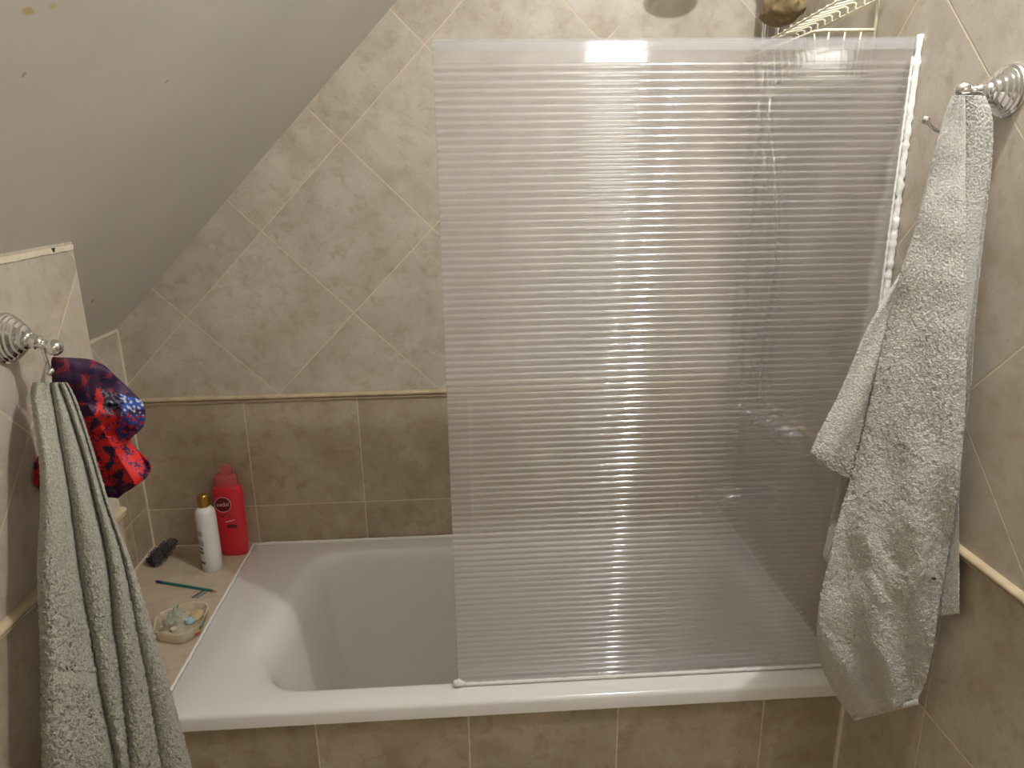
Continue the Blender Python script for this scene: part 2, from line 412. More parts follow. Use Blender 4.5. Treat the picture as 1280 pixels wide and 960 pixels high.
# ------------------------------------------------------------------ hooks
def hook_parts(root, org, axis, lower, start=.004):
    org = Vector(org); ax = Vector(axis[0]).normalized(); arm = Vector(axis[1]).normalized()
    bm = NB(); lathe(bm, [(.0355,0),(.0355,.004),(.0335,.006),(.0335,.0075),(.031,.0085),(.031,.012),(.028,.0135),(.0275,.0165),(.0225,.019),(.022,.0225),(.0175,.0245),(.0165,.029),(.012,.032)], org, ax, 48)
    obj('rosette', bm, M_chrome, root, True, 40)
    bm = NB(); b0 = org+ax*.024
    lathe(bm, [(.012,0),(.0125,.006),(.0115,.010),(.0085,.012),(.0085,.014),(.0105,.0155),(.0105,.021),(.0075,.023),(.006,.026),(.0072,.0285),(.006,.031),(.005,.036)], b0, arm, 32)
    obj('arm', bm, M_chrome, root, True, 50)
    bm = NB(); lathe(bm, ball_prof(.0115, 0, 16), b0+arm*.043, arm, 32); obj('ball_tip', bm, M_chrome, root)
    bm = NB(); q = [b0+arm*start-Vector((0,0,.006))]+[Vector(p) for p in lower]
    tube(bm, smooth_path(q), .0026, 10); obj('lower_prong', bm, M_chrome, root)
    bm = NB(); lathe(bm, ball_prof(.0062, 0, 12), lower[-1], arm, 24); obj('prong_tip', bm, M_chrome, root)
hr = empty('robe_hook', (L, -.178, 1.115), 'chrome robe hook with stepped rosette on the right wall', 'hook')
hook_parts(hr, (L,-.178,1.115), ((-1,0,0),(-1,0,.03)), [(L-.045,-.178,1.072),(L-.09,-.177,1.062),at(1157,150,-.178)])
hl = empty('robe_hook', (0, -.196, .806), 'chrome robe hook on the left wall above the grey green towel', 'hook')
hook_parts(hl, (0,-.196,.806), ((1,0,0),(1,-.05,-.36)), [(.050,-.197,.772),(.052,-.197,.757)], .026)

# ------------------------------------------------------------------ towels and cloth
def terry(name, c1, c2):
    a = N(name); o = a.obj()
    at_ = a.n('ShaderNodeAttribute', attribute_name='pile'); pile = at_.outputs['Fac']
    n1 = a.noise(o, 330, 3, .7); n2 = a.noise(o, 18, 3)
    vo = a.n('ShaderNodeTexVoronoi'); a.set(vo.inputs['Vector'], o); vo.inputs['Scale'].default_value = 300
    c = a.mix(a.rng(n1, .3, .7), c1, c2); c = a.mix(a.math('MULTIPLY', a.rng(n2, .4, .7), .15), c, c1)
    h = a.math('MULTIPLY', a.math('ADD', n1, a.math('MULTIPLY', vo.outputs['Distance'], .6)), pile)
    return a.done(a.pr(Base_Color=c, Roughness=.95, Specular_IOR_Level=.1, Sheen_Weight=.25, Normal=a.bump(h, .7, .003)))
def crow(rows, t):
    n = len(rows)-1; f = t*n; i = min(int(f), n-1); f -= i
    r0, r1, r2, r3 = rows[max(i-1,0)], rows[i], rows[i+1], rows[min(i+2,n)]
    return [.5*((2*b)+(c-a)*f+(2*a-5*b+4*c-d)*f*f+(3*b-a-3*c+d)*f**3) for a, b, c, d in zip(r0, r1, r2, r3)]
def sheet(bm, rows, fold, ns, nt, thick, jit, xmin=None, xmax=None, pile=None, lay=None, edge=.6):
    """cloth hanging as rows (uL, vL, yL, uR, vR, yR); fold(s, t, u, v) is depth relief towards the viewer"""
    F, Bk = [], []
    for j in range(nt+1):
        t = j/nt; r = crow(rows, t); fr, br = [], []
        for i in range(ns+1):
            s = i/ns; u = r[0]+(r[3]-r[0])*s; v = r[1]+(r[4]-r[1])*s; y = r[2]+(r[5]-r[2])*s
            rim = (1-abs(2*s-1)**6)                     # edges thin down so the fold rolls over
            y -= fold(s, t, u, v)
            p = at(u, v, y, xmin, xmax); q = at(u, v, y+thick*rim, xmin, None if xmax is None else xmax+.003)
            pw = (pile(u, v, s) if pile else 1)*max(.35, min(1.4, abs(r[3]-r[0])/(1.05*ns)))
            J = lambda: Vector((random.uniform(-1,1), random.uniform(-1,1), random.uniform(-1,1)))*jit*pw
            a = bm.verts.new(p+J()); b = bm.verts.new(q+J()*.6)
            if lay: a[lay] = pw; b[lay] = pw
            fr.append(a); br.append(b)
        F.append(fr); Bk.append(br)
    for j in range(nt):
        for i in range(ns):
            bm.faces.new((F[j][i], F[j+1][i], F[j+1][i+1], F[j][i+1])); bm.faces.new((Bk[j][i], Bk[j][i+1], Bk[j+1][i+1], Bk[j+1][i]))
    for j in range(nt):
        bm.faces.new((F[j][0], Bk[j][0], Bk[j+1][0], F[j+1][0])); bm.faces.new((F[j][ns], F[j+1][ns], Bk[j+1][ns], Bk[j][ns]))
    for i in range(ns):
        bm.faces.new((F[0][i], F[0][i+1], Bk[0][i+1], Bk[0][i])); bm.faces.new((F[nt][i], Bk[nt][i], Bk[nt][i+1], F[nt][i+1]))
def lerp(a, b, t): return a+(b-a)*max(0, min(1, t))

# --- right towel
rt = empty('bath_towel', (1.30,-.2,.1), 'pale grey terry bath towel hanging from the right wall hook', 'towel')
M_tr = terry('pale grey terry', hexc(180,177,169), hexc(214,211,203))
def R(rows, yl, yr):
    out = []
    for uL, vL, uR, vR in rows:
        out.append((uL, vL, yl(vL), uR, vR, yr(vR)))
    return out
main = [(1190,120,1206,119),(1180,146,1207,146),(1166,195,1207,195),(1154,245,1207,245),(1141,295,1208,295),(1124,345,1208,345),(1112,395,1208,395),(1100,445,1208,445),(1088,500,1207,500),
        (1076,552,1203,556),(1063,600,1198,610),(1048,648,1190,660),(1036,700,1182,712),(1025,750,1174,757),(1021,795,1169,795),(1027,832,1163,828),(1046,871,1155,856),(1066,898,1145,877)]
yl = lambda v: lerp(-.192, -.172, (v-124)/300); yr = lambda v: lerp(-.196, -.258, (v-200)/420)
def fmain(s, t, u, v):
    f = .012*math.sin(PI*min(1, max(0, s)))**.6
    k = lerp(0, 1, (v-520)/160)
    f += k*(.006*math.sin(9*s+1.1*math.sin(v*.013)+v*.011)+.006*math.sin(15*s-v*.026+2)+.006*abs(noise.noise(Vector((u*.03-v*.012, v*.012+u*.006, 21)))))   # drag wrinkles low on the towel
    f += .004*math.sin(6.5*s+v*.006)*(1-k*.5)
    f += .0035*noise.noise(Vector((u*.02, v*.02, 3)))
    d = abs((u-(1133-(v-300)*.23)))/7
    if v < 620: f -= .004*math.exp(-d*d)
    return f
bm = NB(); lay = bm.verts.layers.float.new('pile')
hem = lambda u, v, s: .35 if v > 888-(u-1066)*.26 and v < 893-(u-1066)*.26 else 1
sheet(bm, R(main, yl, yr), fmain, 84, 330, .007, .0009, None, L-.020, hem, lay)
backs = [(1199,119,1232,120),(1198,148,1241,150),(1198,200,1240,200),(1198,260,1234,260),(1196,330,1226,330),(1192,400,1219,400),(1189,480,1214,480),(1184,545,1205,545),(1176,620,1199,620),(1163,700,1199,700),(1150,773,1199,767)]
sheet(bm, R(backs, lambda v: lerp(-.186,-.215,(v-200)/450), lambda v: -.186), lambda s, t, u, v: .010*math.sin(PI*s)**.7+.003*math.sin(v*.02), 40, 230, .007, .0007, None, L-.018, None, lay)
flap = [(1124,343,1142,343),(1109,367,1138,372),(1084,410,1130,418),(1066,452,1120,460),(1047,496,1105,507),(1028,532,1094,556),(1015,560,1084,592),(1014,569,1080,600),(1019,577,1077,606)]
sheet(bm, R(flap, lambda v: -.15, lambda v: -.15), lambda s, t, u, v: .012*math.sin(PI*s)**.7+.003*math.sin(s*9+v*.02), 50, 110, .008, .0008, None, None, lambda u, v, s: .4 if v > 588-(1041-u)*.5 and v < 592-(1041-u)*.5 else 1, lay)
inner = [(1056,580,1092,585),(1047,605,1085,612),(1038,650,1075,655),(1029,694,1062,698),(1035,707,1055,709)]
sheet(bm, R(inner, lambda v: -.135, lambda v: -.135), lambda s, t, u, v: .006*math.sin(PI*s), 26, 60, .007, .0006, None, None, None, lay)
obj('towel_cloth', bm, M_tr, rt)
bm = NB()
for k in range(30):                                # overlocked hem along the bottom edge
    s = k/29; p = at(1067+(1144-1067)*s, 897-(897-877)*s, lerp(-.176,-.258,s), None, L-.022)
    tube(bm, [p+Vector((0,-.003,.007)), p+Vector((0,-.006,.001)), p+Vector((0,.002,-.004))], .0019, 6)
tag(obj('hem', bm, M_tr, rt), 'ribbed hem stitching')
bm = NB(); p = at(1167,723,-.262, None, L-.023)
lathe(bm, [(0,0),(.004,.0002),(.003,.001),(0,.001)], p, (-.3,-1,.2), 10, 1, .6)
tag(obj('hole', bm, M_dark, rt), 'small dark hole')

# --- left towel
lt = empty('bath_towel', (.08,-.23,.0), 'grey green pleated terry towel hanging from the left wall hook', 'towel')
M_tl = terry('grey green terry', hexc(140,138,124), hexc(184,182,168))
rows = [(41,478,84,478),(38,492,92,492),(41,520,103,520),(47,560,116,560),(50,600,128,600),(50,640,141,640),(47,690,160,690),(47,740,177,740),(49,790,192,790),(51,840,207,840),(51,890,221,890),(52,940,235,940),(52,1000,250,1000),(52,1060,266,1060)]
def piece(x, tab):
    for (a, b), (c, d) in zip(tab, tab[1:]):
        if x <= c: return b+(d-b)*(x-a)/(c-a)
    return tab[-1][1]
TA = [(0,.5),(482,.5),(550,.42),(625,.43),(717,.43),(847,.45),(957,.5),(1100,.52)]
TB = [(0,.76),(490,.75),(590,.80),(657,.78),(717,.73),(783,.66),(873,.62),(957,.585),(1100,.56)]
TC = [(0,.92),(490,.92),(590,.93),(680,.93),(780,.86),(940,.80),(1100,.76)]
def flt(s, t, u, v):
    g = [0, piece(v, TA), piece(v, TB), piece(v, TC), 1]; dep = [.029,.026,.025,.016]
    for k in range(4):
        if s <= g[k+1] or k == 3:
            x = (s-g[k])/(g[k+1]-g[k]); x = max(0, min(1, x)); f = dep[k]*(math.sin(PI*x)**.55 if 0 < x < 1 else 0); break
    f *= lerp(.55, 1.0, (v-478)/160)
    if k == 0: f += .003*math.sin(x*8)
    f += .003*noise.noise(Vector((u*.03, v*.012, 9)))
    return f
def lp(u, v, s):
    vb = 838+(u-90)*.05
    if s > piece(v, TA): return 1
    return .4 if vb < v < vb+16 and s > .12 else (1.6 if vb-3 < v <= vb else 1)
bm = NB(); lay = bm.verts.layers.float.new('pile')
sheet(bm, R(rows, lambda v: -.2-.03*lerp(0,1,(v-478)/50)-.17*lerp(0,1,(v-478)/480), lambda v: lerp(-.2,-.205,(v-478)/300)), flt, 110, 330, .008, .0013, .022, None, lp, lay)
obj('towel_cloth', bm, M_tl, lt)
bm = NB()
p0, p1 = at(59,452,-.199), at(52,478,-.205)
for sx in (0, .003):
    tube(bm, smooth_path([p0+Vector((sx*.3,0,0)), (p0+p1)/2+Vector((sx,-.002,0)), p1+Vector((sx,0,0))], 5), .0015, 8)
tag(obj('hanging_loop', bm, plain('loop ribbon', hexc(150,146,140), .7), lt), 'thin grey hanging loop')

# --- patterned cloth behind the left towel
pc = empty('patterned_cloth', (.10,-.16,.55), 'crumpled red and navy patterned cloth behind the left towel', 'cloth')
rows = [(66,446,84,447),(64,450,112,449),(64,460,131,457),(65,475,145,470),(66,490,163,487),(70,505,178,503),(70,520,182,519),(68,533,178,535),(64,547,164,549),(56,560,170,560),(46,573,184,574),(43,583,189,584),(42,595,183,597),(43,606,168,609),(60,614,155,617),(100,618,148,623)]
def fpc(s, t, u, v):
    f = .012*math.sin(PI*s)**.5
    f += .014*noise.noise(Vector((u*.022, v*.03, 2)))+.006*abs(noise.noise(Vector((u*.04, v*.03, 5))))
    if v < 545:                                      # bunched upper lobe
        d = (u-155)/22; e2 = (v-515)/24; f += .022*math.exp(-d*d-e2*e2)
        f += .010*math.exp(-((v-470)/25)**2)
    else: f += .012*math.sin((u-100)*.075+(v-560)*.05)
    d1 = abs((u-118)*.86-(v-520)*.51)
    if v > 505: f += .012*max(0, 1-d1/16)-.010*max(0, 1-abs(d1-24)/9)
    f -= .016*math.exp(-((v-546-(u-165)*.5)/7)**2)*max(0, min(1, (u-110)/40))
    return f
def pcol(u, v):
    n = noise.noise(Vector((u*.09, v*.09, 1)))+.5*noise.noise(Vector((u*.4, v*.4, 3))); n2 = noise.noise(Vector((u*.26, v*.26, 7))); n3 = noise.noise(Vector((u*.08, v*.10, 12)))
    red, navy, blue, purp, wht, dk = hexc(190,34,30), hexc(36,28,60), hexc(30,66,142), hexc(52,26,56), hexc(176,178,190), hexc(26,20,34)
    edge = u-(94+ (v-450)*.85)                      # sheer dark lining above, print below
    up = v < 480+(u-100)*.25 or (v < 520 and u < 118)
    if up:
        c = purp if n < .26 else hexc(120,34,44)
        if n3 > .25: c = navy
    else:
        c = red
        if n < -.16: c = navy
        elif n2 > .34: c = hexc(58,42,92)
        if u > 150+n*14 and v < 548: 
            c = blue if n3 < .2 else navy
            if n2 > .18: c = wht if v < 520 else red
        elif u > 125+n*10 and v < 515+n2*14: c = dk if n2 < .1 else hexc(90,88,104)
        if v > 606+n*10: c = navy if n2 < .2 else hexc(110,30,40)
    return c
bm = NB(); cl = bm.loops.layers.float_color.new('print'); nv0 = 0
sheet(bm, R(rows, lambda v: lerp(-.16,-.165,(v-540)/40), lambda v: -.14), fpc, 170, 200, .003, .0002, .004)
for f in bm.faces:
    for lp_ in f.loops:
        co = lp_.vert.co - CAM; u = 640+FPX*co.dot(cr)/co.dot(cf); v = 480-FPX*co.dot(cu)/co.dot(cf)
        lp_[cl] = pcol(u, v)
a = N('red and navy print'); at_ = a.n('ShaderNodeAttribute', attribute_name='print'); o = a.obj()
M_print = a.done(a.pr(Base_Color=at_.outputs['Color'], Roughness=.6, Specular_IOR_Level=.3, Normal=a.bump(a.noise(o, 300, 3), .25, .001)))
obj('cloth', bm, M_print, pc)

# ------------------------------------------------------------------ bottles and small things on the ledge
def bottle_ring(cx, cy, a, b, z, n=48, p=2.6):
    out = []
    for k in range(n):
        t = 2*PI*k/n; c, s = math.cos(t), math.sin(t)
        out.append((cx+a*math.copysign(abs(c)**(2/p), c), cy+b*math.copysign(abs(s)**(2/p), s), z))
    return out
def stack(bm, cx, cy, prof, p=2.6):
    R = [[bm.verts.new(q) for q in bottle_ring(cx, cy, a, b, z, 48, p)] for a, b, z in prof]
    for A, B in zip(R, R[1:]):
        for k in range(48): bm.faces.new((A[k], A[(k+1) % 48], B[(k+1) % 48], B[k]))
    bm.faces.new(R[0][::-1]); bm.faces.new(R[-1])
def text_mesh(name, body, size, mat, parent, M):
    cu_ = bpy.data.curves.new(name, 'FONT'); cu_.body = body; cu_.size = size; cu_.align_x = 'CENTER'; cu_.align_y = 'CENTER'; cu_.extrude = .0002; cu_.resolution_u = 3
    t = bpy.data.objects.new(name, cu_); COL.objects.link(t)
    bpy.context.view_layer.update()
    me = bpy.data.meshes.new_from_object(t.evaluated_get(bpy.context.evaluated_depsgraph_get()))
    bpy.data.objects.remove(t); me.transform(M); me.materials.clear(); me.materials.append(mat)
    o = bpy.data.objects.new(name, me); COL.objects.link(o); o.parent = parent
    w = Vector((0,0,0)); q = parent
    while q is not None: w += q.location; q = q.parent
    o.location = -w
    return o
rx, ry = -.037, .652
rb = empty('shampoo_bottle', (rx, ry, 0), 'tall red shampoo bottle against the back wall tiles', 'bottle')
M_red = plain('red plastic', hexc(206,38,56), .3, var=.03, scale=12)
M_pink = haze_mat('clear red cap', .42, hexc(214,104,110), .25)
bm = NB(); stack(bm, rx, ry, [(.034,.019,0),(.0375,.022,.003),(.038,.0225,.02),(.0395,.023,.10),(.0405,.023,.185),(.039,.0225,.196),(.036,.021,.203),(.033,.019,.206)]); body = obj('body', bm, M_red, rb, True, 50)
bm = NB(); stack(bm, rx-.001, ry, [(.0305,.018,.2045),(.031,.0185,.208),(.031,.0185,.228),(.029,.017,.236),(.024,.015,.239)]); tag(obj('cap', bm, M_pink, rb, True, 50), 'translucent pink red cap')
bm = NB(); lathe(bm, [(.0,-.006),(.015,-.006),(.0165,-.003),(.0165,.003),(.015,.006),(0,.006)], (rx+.006, ry-.004, .253), (-.1,-1,.1), 30); tag(obj('flip_lid', bm, M_pink, rb, True, 50), 'round translucent lid flipped open')
yf = ry-.0234
bm = NB(); lathe(bm, [(0,0),(.0215,0),(.0215,.0012),(0,.0012)], (rx-.009, yf+.0008, .158), (0,-1,0), 40)
em = obj('emblem', bm, plain('dark red emblem', hexc(92,14,30), .4), rb, True, 40)
bm = NB()
tube(bm, [Vector((rx-.009+.0215*math.cos(2*PI*k/40), yf-.0006, .158+.0215*math.sin(2*PI*k/40))) for k in range(41)], .0008, 6, False)
obj('emblem_ring', bm, plain('pale ring', hexc(226,170,172), .4), em)
RX = Matrix.Rotation(PI/2, 4, 'X')
M_let = plain('pale lettering', hexc(232,190,192), .5)
text_mesh('emblem_lettering', 'sedal', .0165, M_let, em, Matrix.Translation((rx-.009, yf-.0008, .1585)) @ RX)
bm = NB()
for k in range(5):
    lathe(bm, [(0,0),(.003,.0),(.003,.0008),(0,.0008)], (rx-.010+[-.006,.0,.004,.012,.016][k], yf+.0004, [.126,.122,.128,.127,.122][k]), (0,-1,0), 14)
obj('flower_print', bm, plain('dark flower print', hexc(110,40,34), .5), rb)
bm = NB()   # script line and dark lozenge below the emblem
tube(bm, smooth_path([(rx-.008+k*.0042, yf-.0002, .1055+.0012*math.sin(k*2.6)+k*.0011) for k in range(7)], 4), .0011, 6)
obj('script_print', bm, M_let, rb)
bm = NB(); box(bm, rx-.006, rx+.022, yf-.0004, yf+.0006, .087, .097, .0002); obj('label_box', bm, plain('brown label box', hexc(96,40,30), .5), rb, False)

wx, wy = -.0735, .573
wb = empty('lotion_bottle', (wx, wy, 0), 'white bottle with a gold cap in front of the red bottle', 'bottle')
bm = NB(); lathe(bm, [(.0245,0),(.026,.002),(.0262,.05),(.0262,.150),(.0255,.164),(.0235,.172),(.018,.178),(.0125,.181),(.0125,.187)], (wx,wy,0), (0,0,1), 48); obj('body', bm, plain('white plastic', hexc(226,224,222), .28, var=.01), wb, True, 60)
bm = NB(); lathe(bm, [(.0135,.183),(.0148,.184),(.0148,.208),(.0138,.2125),(.0115,.2155),(.0,.216)], (wx,wy,0), (0,0,1), 40); tag(obj('cap', bm, plain('gold cap', hexc(176,134,60), .25, .75), wb, True, 50), 'gold cap')
def patch(bm, a0, a1, z0, z1, r=.02645, n=8):
    P = [[bm.verts.new((wx+r*math.cos(a0+(a1-a0)*k/n), wy+r*math.sin(a0+(a1-a0)*k/n), z)) for k in range(n+1)] for z in (z0, z1)]
    for k in range(n): bm.faces.new((P[0][k], P[0][k+1], P[1][k+1], P[1][k]))
bm = NB()
random.seed(3)
for k in range(9):   # fine print seen as short grey dashes
    z = .118-k*.0035-(0.012 if k > 3 else 0)
    for d in range(3):
        a0 = -PI*.90+d*.36+random.uniform(0,.06); patch(bm, a0, a0+.27, z, z+.0020)
tag(obj('label_print', bm, plain('grey label print', hexc(104,106,100), .5), wb), 'grey print on the left side')
bm = NB(); patch(bm, -PI*.92, -PI*.62, .066, .072); obj('label_band', bm, plain('grey label band', hexc(104,106,100), .5), wb)
bm = NB(); patch(bm, -PI*.92, -PI*.60, .054, .062); obj('label_band', bm, bpy.data.materials['grey label band'], wb)
bm = NB(); patch(bm, -PI*.95, -PI*.60, .024, .031)
obj('label_band', bm, bpy.data.materials['grey label band'], wb)

# dark glittering scouring pad: curly metal shavings
sc = empty('scouring_pad', (-.235,.62,0), 'dark glittering scouring pad leaning against the alcove wall', 'scouring pad')
bm = NB(); random.seed(11)
axis0, axis1 = Vector((-.240,.585,.016)), Vector((-.206,.664,.038))
def rad(t): return (.013+.012*math.sin(PI*min(1,t*.93+.1))**.8)*(1-.2*t)
for k in range(330):
    t = random.random(); c = axis0.lerp(axis1, t); r = rad(t)
    th = random.uniform(0, 2*PI); ex, ey = frame(axis1-axis0); d = ex*math.cos(th)+ey*math.sin(th)
    c2 = c+d*r*random.uniform(.80,.98); rr = random.uniform(.0018,.0036)
    q = (d*1.2+Vector((random.gauss(0,1),random.gauss(0,1),random.gauss(0,1)))).normalized(); x, y = frame(q)
    tube(bm, [c2+(x*math.cos(j*.8)+y*math.sin(j*.8))*rr+q*j*.0003 for j in range(9)], .0006, 4)
for v in bm.verts:
    if v.co.z < .001: v.co.z = .001
    if v.co.x < XA+.008: v.co.x = XA+.008
M_sc = plain('dark metal shavings', hexc(150,146,142), .22, 1, var=.5, scale=300)
obj('curled_shavings', bm, M_sc, sc)
bm = NB(); lathe(bm, [(0,-.004)]+[(rad(k/10)*.8, k/10*(axis1-axis0).length) for k in range(11)]+[(0,(axis1-axis0).length+.008)], axis0, axis1-axis0, 20)
for v in bm.verts: v.co.z = max(v.co.z, .001)
obj('core', bm, plain('dark core', hexc(24,22,20), .7), sc)

# pencil and blade
A, B = at(194,729,.52), at(272,740,.45)
A = Vector((-.197,.508,.0035)); B = Vector((-.0215,.4465,.0035))
pe = empty('pencil', (A.x, A.y, 0), 'teal pencil with a dark blue end lying on the ledge', 'pencil')
d = (B-A).normalized(); ln = (B-A).length
bm = NB(); lathe(bm, [(.0034,.018),(.0034,ln-.013)], A, d, 6); obj('shaft', bm, plain('teal lacquer', hexc(20,112,104), .35), pe, False)
bm = NB(); lathe(bm, [(.003,0),(.0036,.001),(.0036,.019),(.0034,.020)], A, d, 16); tag(obj('end_cap', bm, plain('dark blue lacquer', hexc(34,40,112), .35), pe), 'dark blue end')
bm = NB(); lathe(bm, [(.0034,ln-.0135),(.0013,ln-.002),(.0,ln)], A, d, 16); tag(obj('tip', bm, plain('bare wood', hexc(196,140,104), .7), pe), 'bare wood tip')
bl = empty('razor_blade', (-.062,.44,0), 'small flat grey blade under the tip of the pencil', 'blade')
bm = NB(); q = [at(241,748,.428), at(249,748,.428), at(262,738,.459), at(255,738,.459)]
q = [(-.078,.4265),(-.061,.4245),(-.043,.457),(-.058,.460)]
prism(bm, q, 'z', .0003, .0014); tag(obj('plate', bm, plain('grey metal blade', hexc(140,142,136), .3, .0), bl, False), 'flat grey metal plate')
bm = NB(); prism(bm, [(-.0795,.4262),(-.0755,.4257),(-.0565,.4595),(-.0595,.4602)], 'z', .0014, .0022); obj('spine', bm, plain('dark blade spine', hexc(70,68,72), .4, .5), bl, False)
# sliver beside the tray
sv = NB(); tube(sv, [(-.133,.3445,.0018),(-.127,.350,.003),(-.119,.353,.0018)], lambda i, f: (.0012,.0024,.0008)[i], 6)
tag(obj('plastic_sliver', sv, plain('black plastic', hexc(30,28,26), .5)), 'tiny black sliver left of the cream plastic tray', 'scrap')

# plastic tray
ty = empty('plastic_tray', (-.05,.31,0), 'shallow cream translucent plastic tray at the front of the ledge', 'tray')
a = N('yellowed clear plastic'); o = a.obj()
nz = a.noise(o, 22, 4); c = a.mix(a.rng(nz, .45, .7), hexc(240,234,218), hexc(222,206,168))
tr = a.n('ShaderNodeBsdfTransparent'); tr.inputs[0].default_value = (.96,.93,.86,1)
nd = a.n('ShaderNodeMixShader'); nd.inputs[0].default_value = .45; a.set(nd.inputs[1], tr.outputs[0]); a.set(nd.inputs[2], a.pr(Base_Color=c, Roughness=.25))
M_tray = a.done(nd.outputs[0])
def tray_ring(off, z):
    # outline on the ledge: front-left, front-right, right, back-right, back-left
    P = [(-.096,.250,.03),(-.028,.228,.025),(.002,.268,.03),(-.007,.356,.03),(-.058,.370,.03),(-.118,.322,.03)]
    c = Vector((-.052,.312))
    Q = []
    for x, y, r in P:
        v = Vector((x, y))-c; v = v*(1+off/v.length); Q.append((c.x+v.x, c.y+v.y, max(.004, r*(1+off*8))))
    return ring(Q, z, 6, 6)
bm = NB(); loft(bm, [tray_ring(-.006,.0006), tray_ring(-.002,.004), tray_ring(0,.026), tray_ring(.003,.0275), tray_ring(.003,.029), tray_ring(-.002,.029), tray_ring(-.004,.026), tray_ring(-.0065,.006), tray_ring(-.012,.003)], True)
bm.faces.new([v for v in bm.verts][:len(tray_ring(0,0))][::-1])
obj('tray_shell', bm, M_tray, ty, True, 50)
bm = NB()   # printed sticker on the right flank
def uv_of(p):
    co = Vector(p)-CAM; return 640+FPX*co.dot(cr)/co.dot(cf), 480-FPX*co.dot(cu)/co.dot(cf)
def flank(u0, u1, z0, z1, off, mi):
    lo_, hi_ = tray_ring(off-.0012, z0), tray_ring(off, z1)
    ids = [i for i, p in enumerate(hi_) if u0 <= uv_of(p)[0] <= u1 and p[1] < .31]
    for i in ids:
        if i+1 in ids:
            f_ = bm.faces.new([bm.verts.new(q) for q in (lo_[i], lo_[i+1], hi_[i+1], hi_[i])]); f_.material_index = mi
flank(243, 262, .008, .026, .0016, 0); flank(243, 250, .009, .015, .0021, 1); flank(249, 262, .016, .025, .0021, 2)
bmesh.ops.remove_doubles(bm, verts=bm.verts, dist=1e-6)
tag(obj('sticker', bm, [plain('pale sticker', hexc(170,160,110), .5), plain('red print', hexc(190,40,36), .5), plain('dark green print', hexc(70,76,50), .5)], ty, False), 'small printed sticker with a red mark')
bd = empty('bottle_cap', (-.043,.318,.003), 'small light blue round cap lying in the plastic tray', 'cap')
bm = NB(); lathe(bm, [(0,.0005),(.010,.0005),(.011,.002),(.011,.0065),(.0095,.008),(.0,.0085)], (-.043,.318,.004), (.1,-.25,1), 30); obj('disc', bm, plain('light blue plastic', hexc(168,200,216), .4), bd)
bm = NB(); tube(bm, [Vector((-.043+.0085*math.cos(2*PI*k/24), .316+.0085*math.sin(2*PI*k/24), .0128-.0018*0+.0002)) for k in range(25)], .0009, 6, False); obj('rim_ring', bm, plain('light blue plastic rim', hexc(186,212,224), .4), bd)
bm = NB(); random.seed(5)   # crumpled clear wrapper
g = [[bm.verts.new((-.092+.034*i/11+.006*noise.noise(Vector((i*.5,j*.4,2))), .276+.066*j/17+.004*noise.noise(Vector((i*.4,j*.6,8))), .020+.010*math.sin(PI*i/11)+.016*noise.noise(Vector((i*.45,j*.35,4)))*1.1)) for i in range(12)] for j in range(18)]
for j in range(17):
    for i in range(11): bm.faces.new((g[j][i], g[j][i+1], g[j+1][i+1], g[j+1][i]))
for v in bm.verts: v.co.z = max(.006, v.co.z)
wr = obj('crumpled_wrapper', bm, haze_mat('clear greenish film', .66, hexc(186,196,176), .2)); mo = wr.modifiers.new('thickness', 'SOLIDIFY'); mo.thickness = .0008
tag(wr, 'crumpled clear greenish wrapper in the left of the plastic tray', 'wrapper')
bm = NB(); random.seed(9)
P = [(-.052,.300,.007),(-.07,.283,.006),(-.034,.345,.006)]
for (x,y,z) in P[:1]:
    lathe(bm, [(r*(1+.3*noise.noise(Vector((h*700,x*90,2)))), h) for r, h in ball_prof(.0065,0,8)], (x-.016,y-.016,z+.003), (1,.3,.2), 12)
tag(obj('soap_scrap', bm, plain('white soap', hexc(232,228,216), .5)), 'little white soap scrap near the blue cap in the tray', 'soap')
bm = NB()
lathe(bm, [(0,0),(.015,.001),(.018,.003),(.015,.006),(0,.007)], (-.036,.343,.004), (.1,-.1,1), 24, 1.4, .9)
tag(obj('soap_bar', bm, plain('amber soap', hexc(200,178,136), .4, var=.15)), 'pale amber soap remnant at the back of the plastic tray', 'soap')
# ------------------------------------------------------------------ shower fittings behind the panel
RXs, RYs = 1.362, .632
sh = empty('shower_rail', (RXs, RYs, .48), 'tall chrome shower rail in the corner behind the panel', 'shower rail')
bm = NB(); tube(bm, smooth_path([(RXs,RYs,.46),(RXs,RYs,1.0),(RXs,RYs,1.50),(RXs-.01,RYs-.004,1.575),(RXs-.06,RYs-.03,1.592),(RXs-.14,RYs-.08,1.585),(RXs-.19,RYs-.107,1.565),(RXs-.199,RYs-.112,1.52)], 10), .0095, 18); obj('pole', bm, M_chrome, sh)
for zb in (.50, 1.45):
    bm = NB(); lathe(bm, [(.018,0),(.018,.004),(.009,.008),(.009,.03)], (L,RYs,zb), (-1,0,0), 24); lathe(bm, [(.0135,-.014),(.0145,-.012),(.0145,.012),(.0135,.014)], (RXs,RYs,zb), (0,0,1), 24); obj('bracket', bm, M_chrome, sh, True, 50)
bm = NB(); lathe(bm, [(.010,.03),(.013,.02),(.02,.012),(.05,.004),(.055,0),(.055,-.006),(.05,-.009),(0,-.009)], (RXs-.199,RYs-.112,1.49), (0,0,1), 36); obj('shower_head', bm, M_chrome, sh, True, 50)
bm = NB()
hp = smooth_path([(RXs+.02,RYs-.018,1.50),(RXs+.02,RYs-.022,1.25),(RXs+.012,RYs-.03,1.15),(RXs+.006,RYs-.11,1.0),(RXs+.012,RYs-.15,.80),(RXs+.010,RYs-.12,.58),(RXs+.006,RYs-.15,.44)], 60)
